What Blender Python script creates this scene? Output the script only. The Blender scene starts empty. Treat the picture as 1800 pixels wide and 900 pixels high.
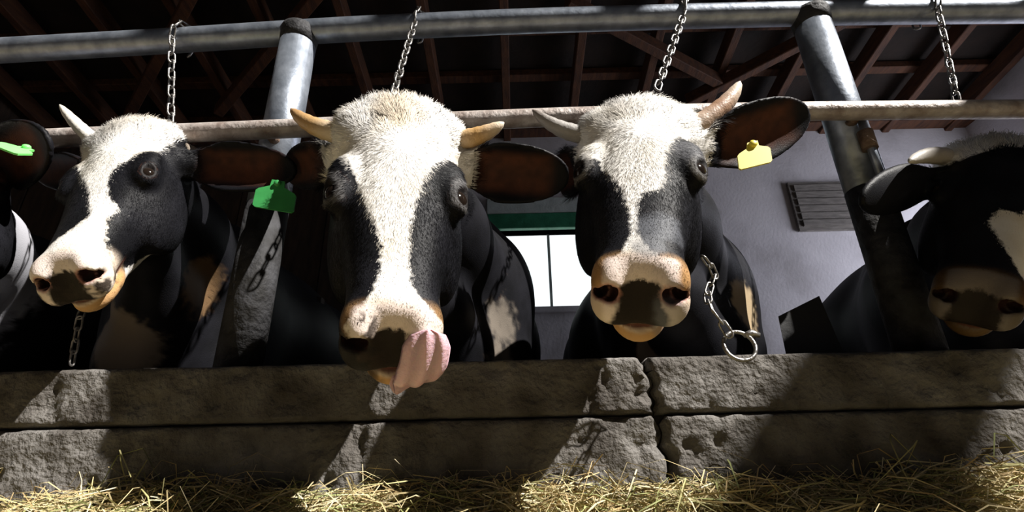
import bpy, math
import numpy as np
from mathutils import Matrix, Vector

rng = np.random.default_rng(7)
scn = bpy.context.scene

# ------------------------------------------------------------------ camera
PITCH, ROLL, FPX = math.radians(22.9), math.radians(1.3), 900.0
CAMZ = 0.30
_r0 = np.array([1.0, 0, 0]); _u0 = np.array([0, -math.sin(PITCH), math.cos(PITCH)])
C_F = np.array([0, math.cos(PITCH), math.sin(PITCH)])
C_R = _r0 * math.cos(ROLL) - _u0 * math.sin(ROLL)
C_U = _r0 * math.sin(ROLL) + _u0 * math.cos(ROLL)
C_O = np.array([0, 0, CAMZ])
cam = bpy.data.cameras.new('camera')
cam.sensor_width = 36.0
cam.lens = 36.0 * FPX / 1800.0
cam.clip_start = 0.02
camo = bpy.data.objects.new('camera', cam)
scn.collection.objects.link(camo)
M = Matrix.Identity(4)
for i in range(3):
    M[i][0], M[i][1], M[i][2], M[i][3] = C_R[i], C_U[i], -C_F[i], C_O[i]
camo.matrix_world = M
scn.camera = camo

# ------------------------------------------------------------------ world, sun, added back wall fill, exposure
SUN_TO = np.array([0.60, -0.31, 0.72]); SUN_TO /= np.linalg.norm(SUN_TO)
world = bpy.data.worlds.new('sky'); scn.world = world
world.use_nodes = True
bgn = world.node_tree.nodes['Background']
bgn.inputs[0].default_value = (0.60, 0.74, 1.0, 1)
bgn.inputs[1].default_value = 0.03
sun = bpy.data.lights.new('sun', 'SUN'); sun.energy = 11.0; sun.angle = math.radians(0.6)
sun.color = (1.0, 0.96, 0.9)
suno = bpy.data.objects.new('sun', sun); scn.collection.objects.link(suno)
suno.rotation_euler = Vector(SUN_TO).to_track_quat('Z', 'Y').to_euler()
suno.location = (3, -3, 6)
fill = bpy.data.lights.new('back_wall_fill', 'AREA'); fill.shape = 'RECTANGLE'  # area light added to brighten the back wall from an unseen right opening
fill.size, fill.size_y, fill.energy, fill.color = 1.3, 2.0, 60.0, (0.86, 0.88, 1.0)
fillo = bpy.data.objects.new('back_wall_fill', fill); scn.collection.objects.link(fillo)
fillo.location = (4.42, 3.35, 1.45)
fillo.rotation_euler = Vector((1, -0.25, 0.05)).to_track_quat('Z', 'Y').to_euler()
vs = scn.view_settings
vs.view_transform = 'Standard'; vs.look = 'None'; vs.exposure = 0.0; vs.gamma = 1.0
vs.use_curve_mapping = False

# ------------------------------------------------------------------ helpers
def V(*a): return np.array(a, float)
def unit(v): v = np.asarray(v, float); return v / np.linalg.norm(v)
def ray(px, py):
    return unit(C_F * FPX + C_R * (px - 900) - C_U * (py - 450))
def at(px, py, Y):
    d = ray(px, py); return C_O + d * (Y / d[1])

def link(o): scn.collection.objects.link(o); return o
def mesh_obj(name, verts, faces, mat, parent=None, smooth=False):
    me = bpy.data.meshes.new(name)
    me.from_pydata([tuple(map(float, v)) for v in verts], [], [tuple(map(int, f)) for f in faces])
    if smooth: me.shade_smooth()
    me.materials.append(mat)
    o = bpy.data.objects.new(name, me); link(o)
    if parent is not None: attach(o, parent)
    return o
def big_mesh(name, verts, faces, mat, parent=None, smooth=True):
    """fast build: verts (n,3), faces (m,k) constant k"""
    me = bpy.data.meshes.new(name)
    n, (m, k) = len(verts), faces.shape
    me.vertices.add(n); me.vertices.foreach_set('co', np.ascontiguousarray(verts, np.float32).ravel())
    me.loops.add(m * k); me.loops.foreach_set('vertex_index', np.ascontiguousarray(faces, np.int32).ravel())
    me.polygons.add(m)
    me.polygons.foreach_set('loop_start', np.arange(0, m * k, k, dtype=np.int32))
    me.update(calc_edges=True)
    me.validate()
    if smooth: me.shade_smooth()
    me.materials.append(mat)
    o = bpy.data.objects.new(name, me); link(o)
    if parent is not None: attach(o, parent)
    return o
def attach(o, parent):
    o.parent = parent
    o.matrix_parent_inverse = parent_world(parent).inverted()
def parent_world(p):
    m = Matrix.Translation(p.location) @ p.rotation_euler.to_matrix().to_4x4()
    if p.parent is not None: m = parent_world(p.parent) @ p.matrix_parent_inverse @ m
    return m
def thing(name, label, cat, loc, group=None):
    o = bpy.data.objects.new(name, None); o.empty_display_size = 0.05; link(o)
    o.location = tuple(loc); o['label'] = label; o['category'] = cat
    if group: o['group'] = group
    return o
def tag(o, label, cat, group=None, kind=None):
    o['label'] = label; o['category'] = cat
    if group: o['group'] = group
    if kind: o['kind'] = kind
    return o
def structure(o, label=None):
    o['kind'] = 'structure'
    if label: o['label'] = label
    return o
def set_attr(o, name, typ, data):
    a = o.data.attributes.new(name, typ, 'POINT')
    key = {'FLOAT': 'value', 'FLOAT_VECTOR': 'vector', 'FLOAT_COLOR': 'color'}[typ]
    a.data.foreach_set(key, np.ascontiguousarray(data, np.float32).ravel())

def hash3(i, j, k, s=0):
    h = (i * 374761393 + j * 668265263 + k * 2147483647 + s * 974634777) & 0xFFFFFFFF
    h = ((h ^ (h >> 13)) * 1274126177) & 0xFFFFFFFF
    return ((h ^ (h >> 16)) & 0xFFFF) / 65535.0
def vnoise(p, s=0):
    p = np.asarray(p, float); i = np.floor(p).astype(np.int64); f = p - i; f = f * f * (3 - 2 * f)
    out = 0
    for a in (0, 1):
        for b in (0, 1):
            for c in (0, 1):
                w = (f[:, 0] if a else 1 - f[:, 0]) * (f[:, 1] if b else 1 - f[:, 1]) * (f[:, 2] if c else 1 - f[:, 2])
                out = out + w * hash3(i[:, 0] + a, i[:, 1] + b, i[:, 2] + c, s)
    return out * 2 - 1
def fbm(p, o=4, s=0):
    p = np.asarray(p, float); r = 0; a = 1.0
    for q in range(o): r = r + a * vnoise(p * 2 ** q, s + q); a *= 0.5
    return r

def box_vf(lo, hi):
    x0, y0, z0 = lo; x1, y1, z1 = hi
    v = [(x0,y0,z0),(x1,y0,z0),(x1,y1,z0),(x0,y1,z0),(x0,y0,z1),(x1,y0,z1),(x1,y1,z1),(x0,y1,z1)]
    f = [(0,3,2,1),(4,5,6,7),(0,1,5,4),(1,2,6,5),(2,3,7,6),(3,0,4,7)]
    return v, f
def boxes(name, bl, mat, parent=None, bevel=0.0):
    vs_, fs = [], []
    for lo, hi in bl:
        v, f = box_vf(lo, hi); n = len(vs_); vs_ += v; fs += [tuple(a + n for a in q) for q in f]
    o = mesh_obj(name, vs_, fs, mat, parent)
    if bevel:
        b = o.modifiers.new('bevel', 'BEVEL'); b.width = bevel; b.segments = 2
    return o
def beam(name, a, b, w, h, mat, parent=None, up=(0, 0, 1), bevel=0.006):
    """a timber from a to b with a rectangular section w x h"""
    a, b = V(*a), V(*b); d = unit(b - a); s = unit(np.cross(d, V(*up))); u = np.cross(s, d)
    v = []
    for p in (a, b):
        for su, uu in ((-1, -1), (1, -1), (1, 1), (-1, 1)):
            v.append(p + s * su * w / 2 + u * uu * h / 2)
    f = [(0,1,2,3),(4,7,6,5),(0,4,5,1),(1,5,6,2),(2,6,7,3),(3,7,4,0)]
    o = mesh_obj(name, v, f, mat, parent)
    if bevel:
        m = o.modifiers.new('bevel', 'BEVEL'); m.width = bevel; m.segments = 1
    return o
def tube_vf(pts, rad, seg=12, cap=True, squash=None, side=None):
    """swept tube; rad per point; squash (a,b) section factors with preferred side vector"""
    pts = np.asarray(pts, float); n = len(pts); rad = np.broadcast_to(rad, (n,))
    tan = np.gradient(pts, axis=0); tan /= np.linalg.norm(tan, axis=1)[:, None]
    ref = V(0, 0, 1) if side is None else unit(side)
    if side is None and abs(tan[0] @ ref) > 0.9: ref = V(1, 0, 0)
    verts, faces = [], []
    s_prev = unit(ref - tan[0] * (ref @ tan[0]))
    ang = np.arange(seg) * 2 * math.pi / seg
    sa, sb = squash if squash else (1, 1)
    for i in range(n):
        s_ = s_prev - tan[i] * (s_prev @ tan[i]); s_ = unit(s_); s_prev = s_
        u_ = np.cross(tan[i], s_)
        for a in ang:
            verts.append(pts[i] + rad[i] * (s_ * math.cos(a) * sa + u_ * math.sin(a) * sb))
    for i in range(n - 1):
        for j in range(seg):
            k = (j + 1) % seg
            faces.append((i * seg + j, i * seg + k, (i + 1) * seg + k, (i + 1) * seg + j))
    if cap:
        faces.append(tuple(range(seg))[::-1]); faces.append(tuple(range((n - 1) * seg, n * seg)))
    return verts, faces
def tube(name, pts, rad, mat, parent=None, seg=16, **k):
    v, f = tube_vf(pts, rad, seg, **k)
    o = mesh_obj(name, v, f, mat, parent, smooth=False)
    for p in o.data.polygons: p.use_smooth = len(p.vertices) == 4
    return o

# ------------------------------------------------------------------ materials
def new_mat(name):
    m = bpy.data.materials.new(name); m.use_nodes = True
    nt = m.node_tree
    return m, nt, nt.nodes['Principled BSDF']
def N(nt, t, **k):
    n = nt.nodes.new(t)
    for a, b in k.items(): setattr(n, a, b)
    return n
def ramp(nt, fac, stops):
    r = N(nt, 'ShaderNodeValToRGB'); el = r.color_ramp.elements
    while len(el) > len(stops): el.remove(el[-1])
    while len(el) < len(stops): el.new(0.5)
    for e, (p, c) in zip(el, stops): e.position = p; e.color = (*c, 1)
    nt.links.new(fac, r.inputs[0]); return r
def noise_mat(name, c0, c1, scale=8, rough=0.8, bump=0.3, bscale=None, metal=0.0, detail=6, stretch=None, spec=0.5, c2=None, dist=0.02):
    m, nt, b = new_mat(name)
    tc = N(nt, 'ShaderNodeTexCoord'); src = tc.outputs['Object']
    if stretch:
        mp = N(nt, 'ShaderNodeMapping'); mp.inputs['Scale'].default_value = stretch
        nt.links.new(src, mp.inputs[0]); src = mp.outputs[0]
    n = N(nt, 'ShaderNodeTexNoise'); n.inputs['Scale'].default_value = scale; n.inputs['Detail'].default_value = detail
    nt.links.new(src, n.inputs['Vector'])
    st = [(0.3, c0), (0.7, c1)] if c2 is None else [(0.28, c0), (0.5, c1), (0.72, c2)]
    r = ramp(nt, n.outputs['Fac'], st); nt.links.new(r.outputs[0], b.inputs['Base Color'])
    b.inputs['Roughness'].default_value = rough; b.inputs['Metallic'].default_value = metal
    b.inputs['Specular IOR Level'].default_value = spec
    if bump:
        n2 = N(nt, 'ShaderNodeTexNoise'); n2.inputs['Scale'].default_value = bscale or scale * 5; n2.inputs['Detail'].default_value = 8
        nt.links.new(src, n2.inputs['Vector'])
        bp = N(nt, 'ShaderNodeBump'); bp.inputs['Strength'].default_value = bump; bp.inputs['Distance'].default_value = dist
        nt.links.new(n2.outputs['Fac'], bp.inputs['Height']); nt.links.new(bp.outputs[0], b.inputs['Normal'])
    return m

M_CONC = noise_mat('rough_concrete', (0.044, 0.037, 0.031), (0.122, 0.112, 0.102), 11, 0.92, 0.9, 90, c2=(0.21, 0.20, 0.19), spec=0.2, dist=0.012)
M_MORT = noise_mat('dark_joint', (0.02, 0.017, 0.014), (0.05, 0.04, 0.035), 20, 0.95, 0.5)
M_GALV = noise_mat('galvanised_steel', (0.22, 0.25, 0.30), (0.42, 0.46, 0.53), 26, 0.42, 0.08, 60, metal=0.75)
M_GALV_D = noise_mat('dirty_shaded_galvanised_steel', (0.011, 0.010, 0.009), (0.045, 0.045, 0.049), 26, 0.7, 0.35, 60, metal=0.1, spec=0.25)  # real dirt, darkened further to paint shade on the lower posts
M_RUST = noise_mat('rusty_iron', (0.10, 0.05, 0.028), (0.30, 0.21, 0.15), 30, 0.6, 0.3, 90, metal=0.3)
M_BAR = noise_mat('worn_brown_rail', (0.24, 0.18, 0.15), (0.58, 0.53, 0.50), 22, 0.5, 0.25, 80, metal=0.25)
M_CHAIN = noise_mat('old_chain_steel', (0.12, 0.11, 0.10), (0.36, 0.35, 0.34), 60, 0.38, 0.2, 120, metal=0.8)
M_WOOD = noise_mat('brown_roof_timber', (0.035, 0.012, 0.005), (0.105, 0.038, 0.013), 5, 0.75, 0.3, 30, stretch=(6, 1, 6))
M_DECK = noise_mat('dark_roof_boarding', (0.006, 0.004, 0.003), (0.02, 0.011, 0.007), 4, 0.9, 0.3)
M_BOARD = noise_mat('dark_stall_boards', (0.02, 0.012, 0.008), (0.06, 0.035, 0.022), 6, 0.8, 0.4, 40, stretch=(4, 4, 1))
M_BLACKB = noise_mat('black_board', (0.006, 0.006, 0.007), (0.014, 0.014, 0.015), 6, 0.7, 0.2)
M_WALL = noise_mat('whitewashed_plaster', (0.40, 0.38, 0.39), (0.60, 0.58, 0.61), 2.2, 0.9, 0.14, 40, c2=(0.68, 0.66, 0.69), spec=0.2)
M_GREEN = noise_mat('green_paint', (0.02, 0.14, 0.07), (0.04, 0.24, 0.13), 12, 0.5, 0.15)
M_GREYPAINT = noise_mat('pale_grey_paint', (0.42, 0.48, 0.46), (0.58, 0.64, 0.62), 12, 0.6, 0.15)
M_FLOOR = noise_mat('dirty_floor', (0.05, 0.042, 0.035), (0.14, 0.12, 0.10), 5, 0.95, 0.4)
M_SLAT = noise_mat('weathered_grey_slats', (0.12, 0.11, 0.10), (0.24, 0.22, 0.20), 10, 0.85, 0.3, stretch=(1, 1, 8))
def plain(name, col, rough=0.5, **k):
    m, nt, b = new_mat(name)
    tc = N(nt, 'ShaderNodeTexCoord'); n = N(nt, 'ShaderNodeTexNoise'); n.inputs['Scale'].default_value = 40
    nt.links.new(tc.outputs['Object'], n.inputs['Vector'])
    r = ramp(nt, n.outputs['Fac'], [(0.2, tuple(c * 0.82 for c in col)), (0.8, tuple(min(1, c * 1.12) for c in col))])
    nt.links.new(r.outputs[0], b.inputs['Base Color']); b.inputs['Roughness'].default_value = rough
    for a, v in k.items(): b.inputs[a.replace('_', ' ')].default_value = v
    return m
M_TAG_Y = plain('yellow_tag_plastic', (0.74, 0.62, 0.06), 0.45, Subsurface_Weight=0.0)
M_TAG_G = plain('green_tag_plastic', (0.04, 0.27, 0.07), 0.45)
M_TAG_L = plain('lime_tag_plastic', (0.22, 0.85, 0.20), 0.45)
M_EYE = plain('dark_eye', (0.012, 0.008, 0.006), 0.12, Specular_IOR_Level=0.2)
def pane_mat():
    m, nt, b = new_mat('daylit_milky_pane')
    b.inputs['Base Color'].default_value = (0.85, 0.9, 0.92, 1)
    n = N(nt, 'ShaderNodeTexNoise'); n.inputs['Scale'].default_value = 3
    r = ramp(nt, n.outputs['Fac'], [(0.2, (0.86, 0.95, 0.97)), (0.8, (0.94, 1.0, 1.0))])
    nt.links.new(r.outputs[0], b.inputs['Emission Color']); b.inputs['Emission Strength'].default_value = 1.15
    b.inputs['Roughness'].default_value = 0.3
    return m
M_PANE = pane_mat()
def coat_mat(hair):
    m, nt, b = new_mat('coat_hair' if hair else 'cow_coat')
    L = nt.links.new
    at_ = N(nt, 'ShaderNodeAttribute', attribute_name='coat')
    pt = N(nt, 'ShaderNodeAttribute', attribute_name='paint')
    val = at_.outputs['Fac']
    tc = N(nt, 'ShaderNodeTexCoord')
    if not hair:
        n = N(nt, 'ShaderNodeTexNoise'); n.inputs['Scale'].default_value = 110; n.inputs['Detail'].default_value = 3
        L(tc.outputs['Object'], n.inputs['Vector'])
        ma = N(nt, 'ShaderNodeMath', operation='MULTIPLY_ADD'); ma.inputs[1].default_value = 0.02
        L(n.outputs['Fac'], ma.inputs[0]); L(val, ma.inputs[2])
        mb = N(nt, 'ShaderNodeMath', operation='SUBTRACT'); mb.inputs[1].default_value = 0.01; L(ma.outputs[0], mb.inputs[0])
        val = mb.outputs[0]
    mr = N(nt, 'ShaderNodeMapRange'); mr.inputs[1].default_value = -0.003; mr.inputs[2].default_value = 0.003
    L(val, mr.inputs[0])
    nl = N(nt, 'ShaderNodeTexNoise'); nl.inputs['Scale'].default_value = 14; L(tc.outputs['Object'], nl.inputs['Vector'])
    wh = ramp(nt, nl.outputs['Fac'], [(0.25, (0.74, 0.67, 0.56)), (0.55, (0.86, 0.83, 0.79))])
    bl = ramp(nt, nl.outputs['Fac'], [(0.3, (0.005, 0.005, 0.006)), (0.7, (0.011, 0.011, 0.014))])
    mx = N(nt, 'ShaderNodeMix', data_type='RGBA'); L(mr.outputs[0], mx.inputs['Factor']); L(bl.outputs[0], mx.inputs['A']); L(wh.outputs[0], mx.inputs['B'])
    m2 = N(nt, 'ShaderNodeMix', data_type='RGBA'); L(pt.outputs['Alpha'], m2.inputs['Factor']); L(mx.outputs['Result'], m2.inputs['A']); L(pt.outputs['Color'], m2.inputs['B'])
    L(m2.outputs['Result'], b.inputs['Base Color'])
    b.inputs['Roughness'].default_value = 0.5; b.inputs['Specular IOR Level'].default_value = 0.1
    if hair:
        nr = N(nt, 'ShaderNodeAttribute', attribute_name='nrm'); L(nr.outputs['Vector'], b.inputs['Normal'])
    else:
        n2 = N(nt, 'ShaderNodeTexNoise'); n2.inputs['Scale'].default_value = 420; n2.inputs['Detail'].default_value = 4
        L(tc.outputs['Object'], n2.inputs['Vector'])
        bp = N(nt, 'ShaderNodeBump'); bp.inputs['Strength'].default_value = 0.2; bp.inputs['Distance'].default_value = 0.004
        L(n2.outputs['Fac'], bp.inputs['Height']); L(bp.outputs[0], b.inputs['Normal'])
    return m
M_COAT, M_HAIR = coat_mat(False), coat_mat(True)
def attr_color_mat(name, rough=0.7, bump=0.0, sss=0.0, nrm=False):
    m, nt, b = new_mat(name)
    a = N(nt, 'ShaderNodeAttribute', attribute_name='paint'); nt.links.new(a.outputs['Color'], b.inputs['Base Color'])
    b.inputs['Roughness'].default_value = rough
    if sss:
        b.inputs['Subsurface Weight'].default_value = sss; b.inputs['Subsurface Scale'].default_value = 0.01
    if bump:
        tc = N(nt, 'ShaderNodeTexCoord'); n2 = N(nt, 'ShaderNodeTexNoise'); n2.inputs['Scale'].default_value = 220
        nt.links.new(tc.outputs['Object'], n2.inputs['Vector'])
        bp = N(nt, 'ShaderNodeBump'); bp.inputs['Strength'].default_value = bump; bp.inputs['Distance'].default_value = 0.003
        nt.links.new(n2.outputs['Fac'], bp.inputs['Height']); nt.links.new(bp.outputs[0], b.inputs['Normal'])
    return m
M_HORN = attr_color_mat('horn', 0.45, 0.3)
M_TONGUE = attr_color_mat('tongue', 0.38, 0.4, 0.15)
M_HAY = attr_color_mat('hay', 0.75)

# ------------------------------------------------------------------ the setting
YW = 0.92                                   # front face of the manger kerb
ZT = float(at(900, 630, YW)[2])             # its top
BACK = 4.2
floor = boxes('floor', [((-5, -2.5, -0.1), (5, BACK + 0.4, 0.0))], M_FLOOR); structure(floor)
stall = boxes('floor_stall', [((-5, YW + 0.22, 0.0), (5, BACK + 0.4, 0.08))], M_FLOOR); structure(stall)

# manger kerb: two courses of rough concrete blocks with a dark core behind the joints
kerb = bpy.data.objects.new('wall_front', None); link(kerb); kerb.location = (0, YW + 0.1, 0)
structure(kerb, 'low rough concrete manger kerb of two courses behind the hay')
def rough_block(x0, x1, z0, z1, seed, chip):
    nx, nz = int((x1 - x0) / 0.008) + 1, int((z1 - z0) / 0.008) + 1
    y1 = YW + 0.20
    # section around: front face, rounded top, back
    xs = np.linspace(x0, x1, nx)
    prof = [(YW + 0.03, z0)]
    for z in np.linspace(z0 + 0.004, z1 - 0.012, nz): prof.append((YW, z))
    for a in np.linspace(0.2, 1, 5) * math.pi / 2: prof.append((YW + 0.012 * (1 - math.cos(a)), z1 - 0.012 + 0.012 * math.sin(a)))
    for y in np.linspace(YW + 0.03, y1, 14): prof.append((y, z1))
    prof.append((y1, z0))
    prof = np.array(prof); m = len(prof)
    X, J = np.meshgrid(xs, np.arange(m), indexing='ij')
    P = np.stack([X.ravel(), prof[J.ravel(), 0], prof[J.ravel(), 1]], 1)
    d = fbm(P * 14 + seed, 3, seed) * 0.0028 + fbm(P * 60, 3, seed + 9) * 0.0030
    pits = np.clip(vnoise(P * 38, seed + 3) - 0.45, 0, 1) * 0.02
    edge = np.minimum.reduce([P[:, 0] - x0, x1 - P[:, 0]])
    wob = (fbm(np.stack([P[:, 2] * 22, P[:, 2] * 0 + seed, P[:, 0] * 0], 1), 3, seed) * 0.5 + 0.9) * chip
    rec = np.clip(1 - edge / np.maximum(wob, 0.003), 0, 1) ** 0.7
    ez = np.minimum(P[:, 2] - z0, z1 - P[:, 2])
    wz = (fbm(np.stack([P[:, 0] * 16, P[:, 0] * 0 + seed, P[:, 0] * 0], 1), 3, seed + 5) * 0.6 + 0.5) * 0.006
    rz = np.clip(1 - ez / np.maximum(wz, 0.002), 0, 1) ** 0.8
    front = (P[:, 1] < YW + 0.02)
    P[:, 1] += np.where(front, -d + pits + rec * 0.022 + rz * 0.006, 0)
    P[:, 2] += np.where(~front, d * 0.8, 0) * (P[:, 2] > z1 - 0.005)
    P[:, 2] -= np.where(P[:, 2] > z1 - 0.02, rec * 0.010, 0)
    P[:, 0] += np.clip(1 - edge / 0.06, 0, 1) * fbm(np.stack([P[:, 2] * 45, P[:, 2] * 0 + 2.5, P[:, 2] * 0], 1), 3, 4) * 0.009
    idx = np.arange(nx * m).reshape(nx, m)
    F = np.stack([idx[:-1, :-1], idx[1:, :-1], idx[1:, 1:], idx[:-1, 1:]], -1).reshape(-1, 4)
    o = big_mesh('concrete_block', P, F, M_CONC, kerb)
    return o
XJ = float(at(1150, 690, YW)[0]); ZJ = float(at(900, 734, YW)[2])
for bx, (x0, x1, z0, z1) in enumerate([(-3.2, XJ - 0.0012, ZJ + 0.0008, ZT), (XJ + 0.0012, 3.2, ZJ + 0.0008, ZT),
                                     (-3.2, XJ + 0.010, 0.02, ZJ - 0.0008), (XJ + 0.0125, 3.2, 0.02, ZJ - 0.0008)]):
    rough_block(x0, x1, z0, z1, 11 * bx + 3, 0.010)
boxes('mortar_core', [((-3.19, YW + 0.030, 0.0), (3.19, YW + 0.19, ZT - 0.03))], M_MORT, kerb)

# back wall with a window opening, window, boarded vent
def wz(py, px=970): return float(at(px, py, BACK)[2])
def wx(px, py=470): return float(at(px, py, BACK)[0])
W0, W1, S0, S1 = wx(880), wx(1066), wz(541), wz(404)
WT = wz(238)
back = boxes('wall_back', [((-5, BACK, 0), (W0, BACK + 0.25, WT)), ((W1, BACK, 0), (5, BACK + 0.25, WT)),
                           ((W0, BACK, 0), (W1, BACK + 0.25, S0)), ((W0, BACK, S1), (W1, BACK + 0.25, WT))], M_WALL)
structure(back)
wl = boxes('wall_left', [((-4.7, -0.6, 0), (-4.5, BACK + 0.1, WT + 0.2))], M_BOARD); structure(wl)
wr = boxes('wall_right', [((4.5, -0.6, 0), (4.7, 2.6, WT + 0.2)), ((4.5, 2.6, 2.55), (4.7, BACK + 0.1, WT + 0.2)), ((4.5, 4.05, 0), (4.7, BACK + 0.1, 2.55))], M_WALL); structure(wr)
inner = bpy.data.objects.new('wall_shade', None); link(inner); inner.location = (-2.4, 3.2, 0)  # added dark boards standing in for the dimness at the left
structure(inner, 'dark vertical board wall added to stand for the shade in the left half of the barn')
for k in range(13):
    x = -4.45 + k * .315
    boxes('plank', [((x + .004, 3.2 + .006 * (k % 2), .08), (x + .311, 3.235 + .006 * (k % 2), 2.62))], M_BOARD, inner, .004)
win = bpy.data.objects.new('window_1', None); link(win); win.location = ((W0 + W1) / 2, BACK, S0)
structure(win, 'bright two pane window with green lintel in the back wall')
mid = wx(968)
boxes('pane', [((W0, BACK + 0.12, S0), (mid - 0.012, BACK + 0.125, S1))], M_PANE, win)
boxes('pane', [((mid + 0.012, BACK + 0.12, S0), (W1, BACK + 0.125, S1))], M_PANE, win)
boxes('mullion', [((mid - 0.012, BACK + 0.10, S0), (mid + 0.012, BACK + 0.15, S1))], M_GREYPAINT, win)
boxes('window_frame', [((W0 - 0.05, BACK - 0.03, S0 - 0.04), (W0, BACK + 0.15, S1)), ((W1, BACK - 0.03, S0 - 0.04), (W1 + 0.05, BACK + 0.15, S1))], M_GREEN, win, 0.004)
boxes('lintel', [((W0 - 0.12, BACK - 0.05, S1), (W1 + 0.12, BACK + 0.12, wz(378)))], M_GREEN, win, 0.006)
boxes('lintel_board', [((W0 - 0.12, BACK - 0.04, wz(377)), (W1 + 0.12, BACK + 0.1, wz(350)))], M_GREYPAINT, win, 0.006)
boxes('window_sill', [((W0 - 0.06, BACK - 0.05, S0 - 0.05), (W1 + 0.06, BACK + 0.12, S0))], M_WALL, win, 0.005)
vx0, vx1, vz0, vz1 = wx(1398, 360), wx(1500, 360), float(at(1440, 402, BACK)[2]), float(at(1440, 328, BACK)[2])
vent = thing('louvre_panel', 'small grey slatted louvre panel set in the whitewashed back wall', 'louvre', ((vx0 + vx1) / 2, BACK - 0.03, vz0))
boxes('louvre_frame', [((vx0 - 0.04, BACK - 0.035, vz0 - 0.03), (vx1 + 0.04, BACK - 0.005, vz1 + 0.03))], M_SLAT, vent)
nsl = 6
for k in range(nsl):
    z = vz0 + (k + 0.5) * (vz1 - vz0) / nsl
    beam('slat', (vx0, BACK - 0.045, z), (vx1, BACK - 0.045, z), 0.02, (vz1 - vz0) / nsl * 0.8, M_SLAT, vent, bevel=0)

# roof: boarding, rafters running away from the camera, purlins across, braces
def RZ(y): return 4.05 - 0.16 * y
YR0, YR1 = -0.155, BACK + 0.3
roof = bpy.data.objects.new('ceiling', None); link(roof); roof.location = (0, 2, RZ(2)); structure(roof, 'dark boarded barn roof with brown rafters, purlins and braces')
v = []
for dz in (0.16, 0.22):
    v += [(-5, YR0, RZ(YR0) + dz), (5, YR0, RZ(YR0) + dz), (5, YR1, RZ(YR1) + dz), (-5, YR1, RZ(YR1) + dz)]
mesh_obj('roof_deck', v, [(0,3,2,1),(4,5,6,7),(0,1,5,4),(1,2,6,5),(2,3,7,6),(3,0,4,7)], M_DECK, roof)
v = []
for dz in (0.16, 0.20):
    v += [(3.74, -1.05, RZ(-1.05) + dz), (4.13, -1.05, RZ(-1.05) + dz), (4.13, YR0, RZ(YR0) + dz), (3.74, YR0, RZ(YR0) + dz)]
mesh_obj('added_shade_panel', v, [(0,3,2,1),(4,5,6,7),(0,1,5,4),(1,2,6,5),(2,3,7,6),(3,0,4,7)], M_DECK, roof)  # unseen roof strip, added and sized to shade the right cow and kerb
for k in range(-7, 8):
    x = k * 0.62 - 0.02
    beam('rafter', (x, YR0 + 0.05, RZ(YR0)), (x, YR1, RZ(YR1)), 0.07, 0.15, M_WOOD, roof)
for y in np.arange(0.4, BACK, 0.46):
    beam('purlin', (-5, y, RZ(y) + 0.12), (5, y, RZ(y) + 0.12), 0.09, 0.07, M_WOOD, roof)
for (xa, ya, xb, yb, dz) in [(0.45, 2.75, 2.0, 3.6, -0.12), (-2.6, 3.7, -1.3, 2.6, -0.12), (-3.4, 3.7, -1.9, 2.3, -0.14), (1.6, 3.7, 2.9, 2.7, -0.13)]:
    beam('brace', (xa, ya, RZ(ya) + dz), (xb, yb, RZ(yb) + dz), 0.08, 0.11, M_WOOD, roof)
trim = boxes('trim_1', [((-5, BACK - 0.14, WT - 0.02), (5, BACK + 0.12, WT + 0.16))], M_WOOD); structure(trim)

# ------------------------------------------------------------------ steel frame
YP = 1.06
PR = 0.046
def post(name, top_px, bot_px, label):
    a = at(*bot_px, YP); b = at(*top_px, YP); a = a + (a - b) * 0.8
    t_ = (ZT - 0.003 - b[2]) / (a[2] - b[2]); foot = b + (a - b) * t_
    root = thing(name, label, 'post', foot, 'steel stall posts')
    up = unit(b - foot); h = np.linalg.norm(b - foot)
    split = h * 0.42
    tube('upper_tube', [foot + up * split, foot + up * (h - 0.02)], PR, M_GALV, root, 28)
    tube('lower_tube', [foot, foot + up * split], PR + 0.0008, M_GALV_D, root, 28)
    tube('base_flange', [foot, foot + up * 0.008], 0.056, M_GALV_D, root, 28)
    v_, f_ = tube_vf([b - up * 0.05, b - up * 0.025, b - up * 0.012, b], [PR + 0.001, PR + 0.003, PR + 0.005, PR + 0.003], 28)
    mesh_obj('weld_collar', v_, f_, M_GALV_D, root, True)
    return root, b
post('stall_post', (528, 56), (424, 618), 'grey steel post between the left cow and the licking cow')
pr, ptop = post('stall_post', (1422, 26), (1612, 600), 'grey steel post right of the yellow tagged cow')
# the sunlit streak on the right post is an added rod, built below
def rail(name, pxs, Y, r, mat, label, seg=20):
    pts = np.array([at(px, py, Y) for px, py in pxs])
    root = thing(name, label, 'rail', pts[0], None)
    t = np.linspace(0, 1, len(pts)); tt = np.linspace(0, 1, 320)
    pp = np.stack([np.interp(tt, t, pts[:, i]) for i in range(3)], 1)
    for _ in range(60): pp[1:-1] = (pp[:-2] + pp[1:-1] * 2 + pp[2:]) / 4
    tube('rail_tube', pp, r, mat, root, seg)
    return root, pp
top_rail, tpts = rail('top_rail', [(-1200, 158), (-260, 104), (0, 89), (300, 72), (600, 52), (900, 38), (1200, 29), (1500, 22), (1800, 19), (2060, 18), (3000, 14)], YP, 0.033, M_GALV, 'thick grey steel top rail carried by the two posts')
YB = 0.975
neck_rail, npts = rail('neck_rail', [(-1200, 315), (-260, 262), (80, 243), (400, 231), (700, 217), (1000, 205), (1300, 197), (1560, 194), (1800, 192), (2060, 191), (3000, 187)], YB, 0.022, M_BAR, 'thin brown neck rail running behind the cows heads')
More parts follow.
